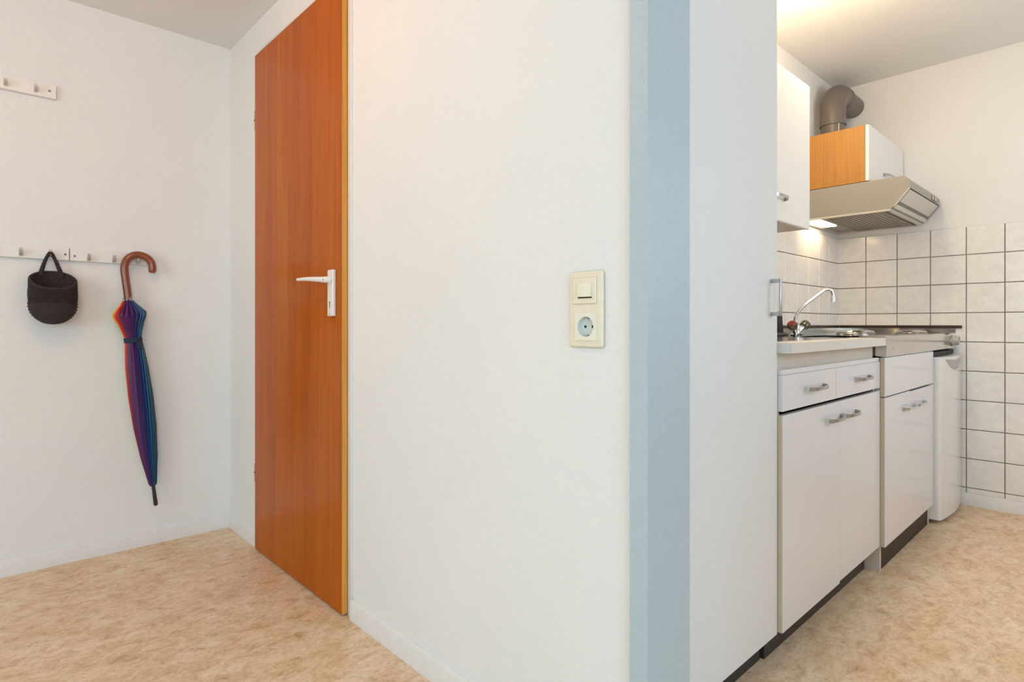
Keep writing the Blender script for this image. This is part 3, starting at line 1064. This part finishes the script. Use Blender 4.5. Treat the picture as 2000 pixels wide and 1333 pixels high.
# ------------------------------------------------------------------ switch and socket
Sw = thing('switch_socket', 'cream double plate with light switch above wall socket', 'switch', (UW, 0.727, 0.875))
plate = box('plate', (UW - 0.0095, UW - 0.0003, 0.6855, 0.7690, 0.8750, 1.0235), 'cream', Sw, bev=0.0055, seg=4)
cut_me = bpy.data.meshes.new('cutter')
bm = bmesh.new()
add_lathe(bm, [(0.0215, -0.03), (0.0215, 0.03)], (UW - ORG[Sw.name].x, 0.7245 - ORG[Sw.name].y, 0.9155 - ORG[Sw.name].z), (1, 0, 0), 32)
bmesh.ops.recalc_face_normals(bm, faces=bm.faces)
bm.to_mesh(cut_me)
bm.free()
cutter = bpy.data.objects.new('cutter', cut_me)
cutter.location = Sw.location
COL.objects.link(cutter)
bo = plate.modifiers.new('opening', 'BOOLEAN')
bo.object = cutter
bo.operation = 'DIFFERENCE'
bo.solver = 'EXACT'
bpy.context.view_layer.update()
new_me = bpy.data.meshes.new_from_object(plate.evaluated_get(bpy.context.evaluated_depsgraph_get()))
plate.modifiers.clear()
plate.data = new_me
bpy.data.objects.remove(cutter, do_unlink=True)
sf = box('switch_surround', (UW - 0.0125, UW - 0.0092, 0.6985, 0.7585, 0.9595, 1.0110), 'cream', Sw, bev=0.0022, seg=3)
prism('rocker', [(UW - 0.0126, 0.9725), (UW - 0.0185, 0.9735), (UW - 0.0150, 0.9990), (UW - 0.0126, 0.9995)], 'y', 0.7085, 0.7425, 'cream_light', sf, bev=0.0008)
box('rocker_gap', (UW - 0.0132, UW - 0.0124, 0.7085, 0.7425, 0.9705, 0.9728), 'hole', sf, bev=0)
# socket insert: square face with a round well
cy, cz, cr_ = 0.7245, 0.9155, 0.0195
bm = bmesh.new()
x0 = UW - 0.0125
sq = []
N = 32
for k in range(N):
    a = 2 * math.pi * k / N
    c, s = math.cos(a), math.sin(a)
    mm = max(abs(c), abs(s))
    sq.append((cy + 0.0265 * c / mm, cz + 0.0265 * s / mm))
O = [bm.verts.new((x0, y, z)) for y, z in sq]
Ob = [bm.verts.new((UW - 0.0092, y, z)) for y, z in sq]
I = [bm.verts.new((x0, cy + cr_ * math.cos(2 * math.pi * k / N), cz + cr_ * math.sin(2 * math.pi * k / N))) for k in range(N)]
for k in range(N):
    j = (k + 1) % N
    bm.faces.new((O[k], O[j], I[j], I[k]))
    bm.faces.new((O[k], Ob[k], Ob[j], O[j]))
si = finish('socket_insert', bm, 'cream_light', Sw, smooth=30)
bm = bmesh.new()
I = [bm.verts.new((x0, cy + cr_ * math.cos(2 * math.pi * k / N), cz + cr_ * math.sin(2 * math.pi * k / N))) for k in range(N)]
J = [bm.verts.new((UW - 0.0006, cy + (cr_ - 0.0012) * math.cos(2 * math.pi * k / N), cz + (cr_ - 0.0012) * math.sin(2 * math.pi * k / N))) for k in range(N)]
for k in range(N):
    j = (k + 1) % N
    bm.faces.new((I[k], I[j], J[j], J[k]))
bm.faces.new(J)
wl = finish('socket_well', bm, 'socket_well', Sw, smooth=40)
for dyv in (-0.0092, 0.0092):
    lathe('contact_hole', [(0.0027, 0), (0.0027, 0.0006)], (UW - 0.0007, cy + dyv, cz), (-1, 0, 0), 'hole', wl, 12)
for s in (-1, 1):
    box('earth_clip', (UW - 0.010, UW - 0.0008, cy - 0.003, cy + 0.003, cz + s * 0.0165 - 0.0012, cz + s * 0.0165 + 0.0012), 'nickel', wl, bev=0)
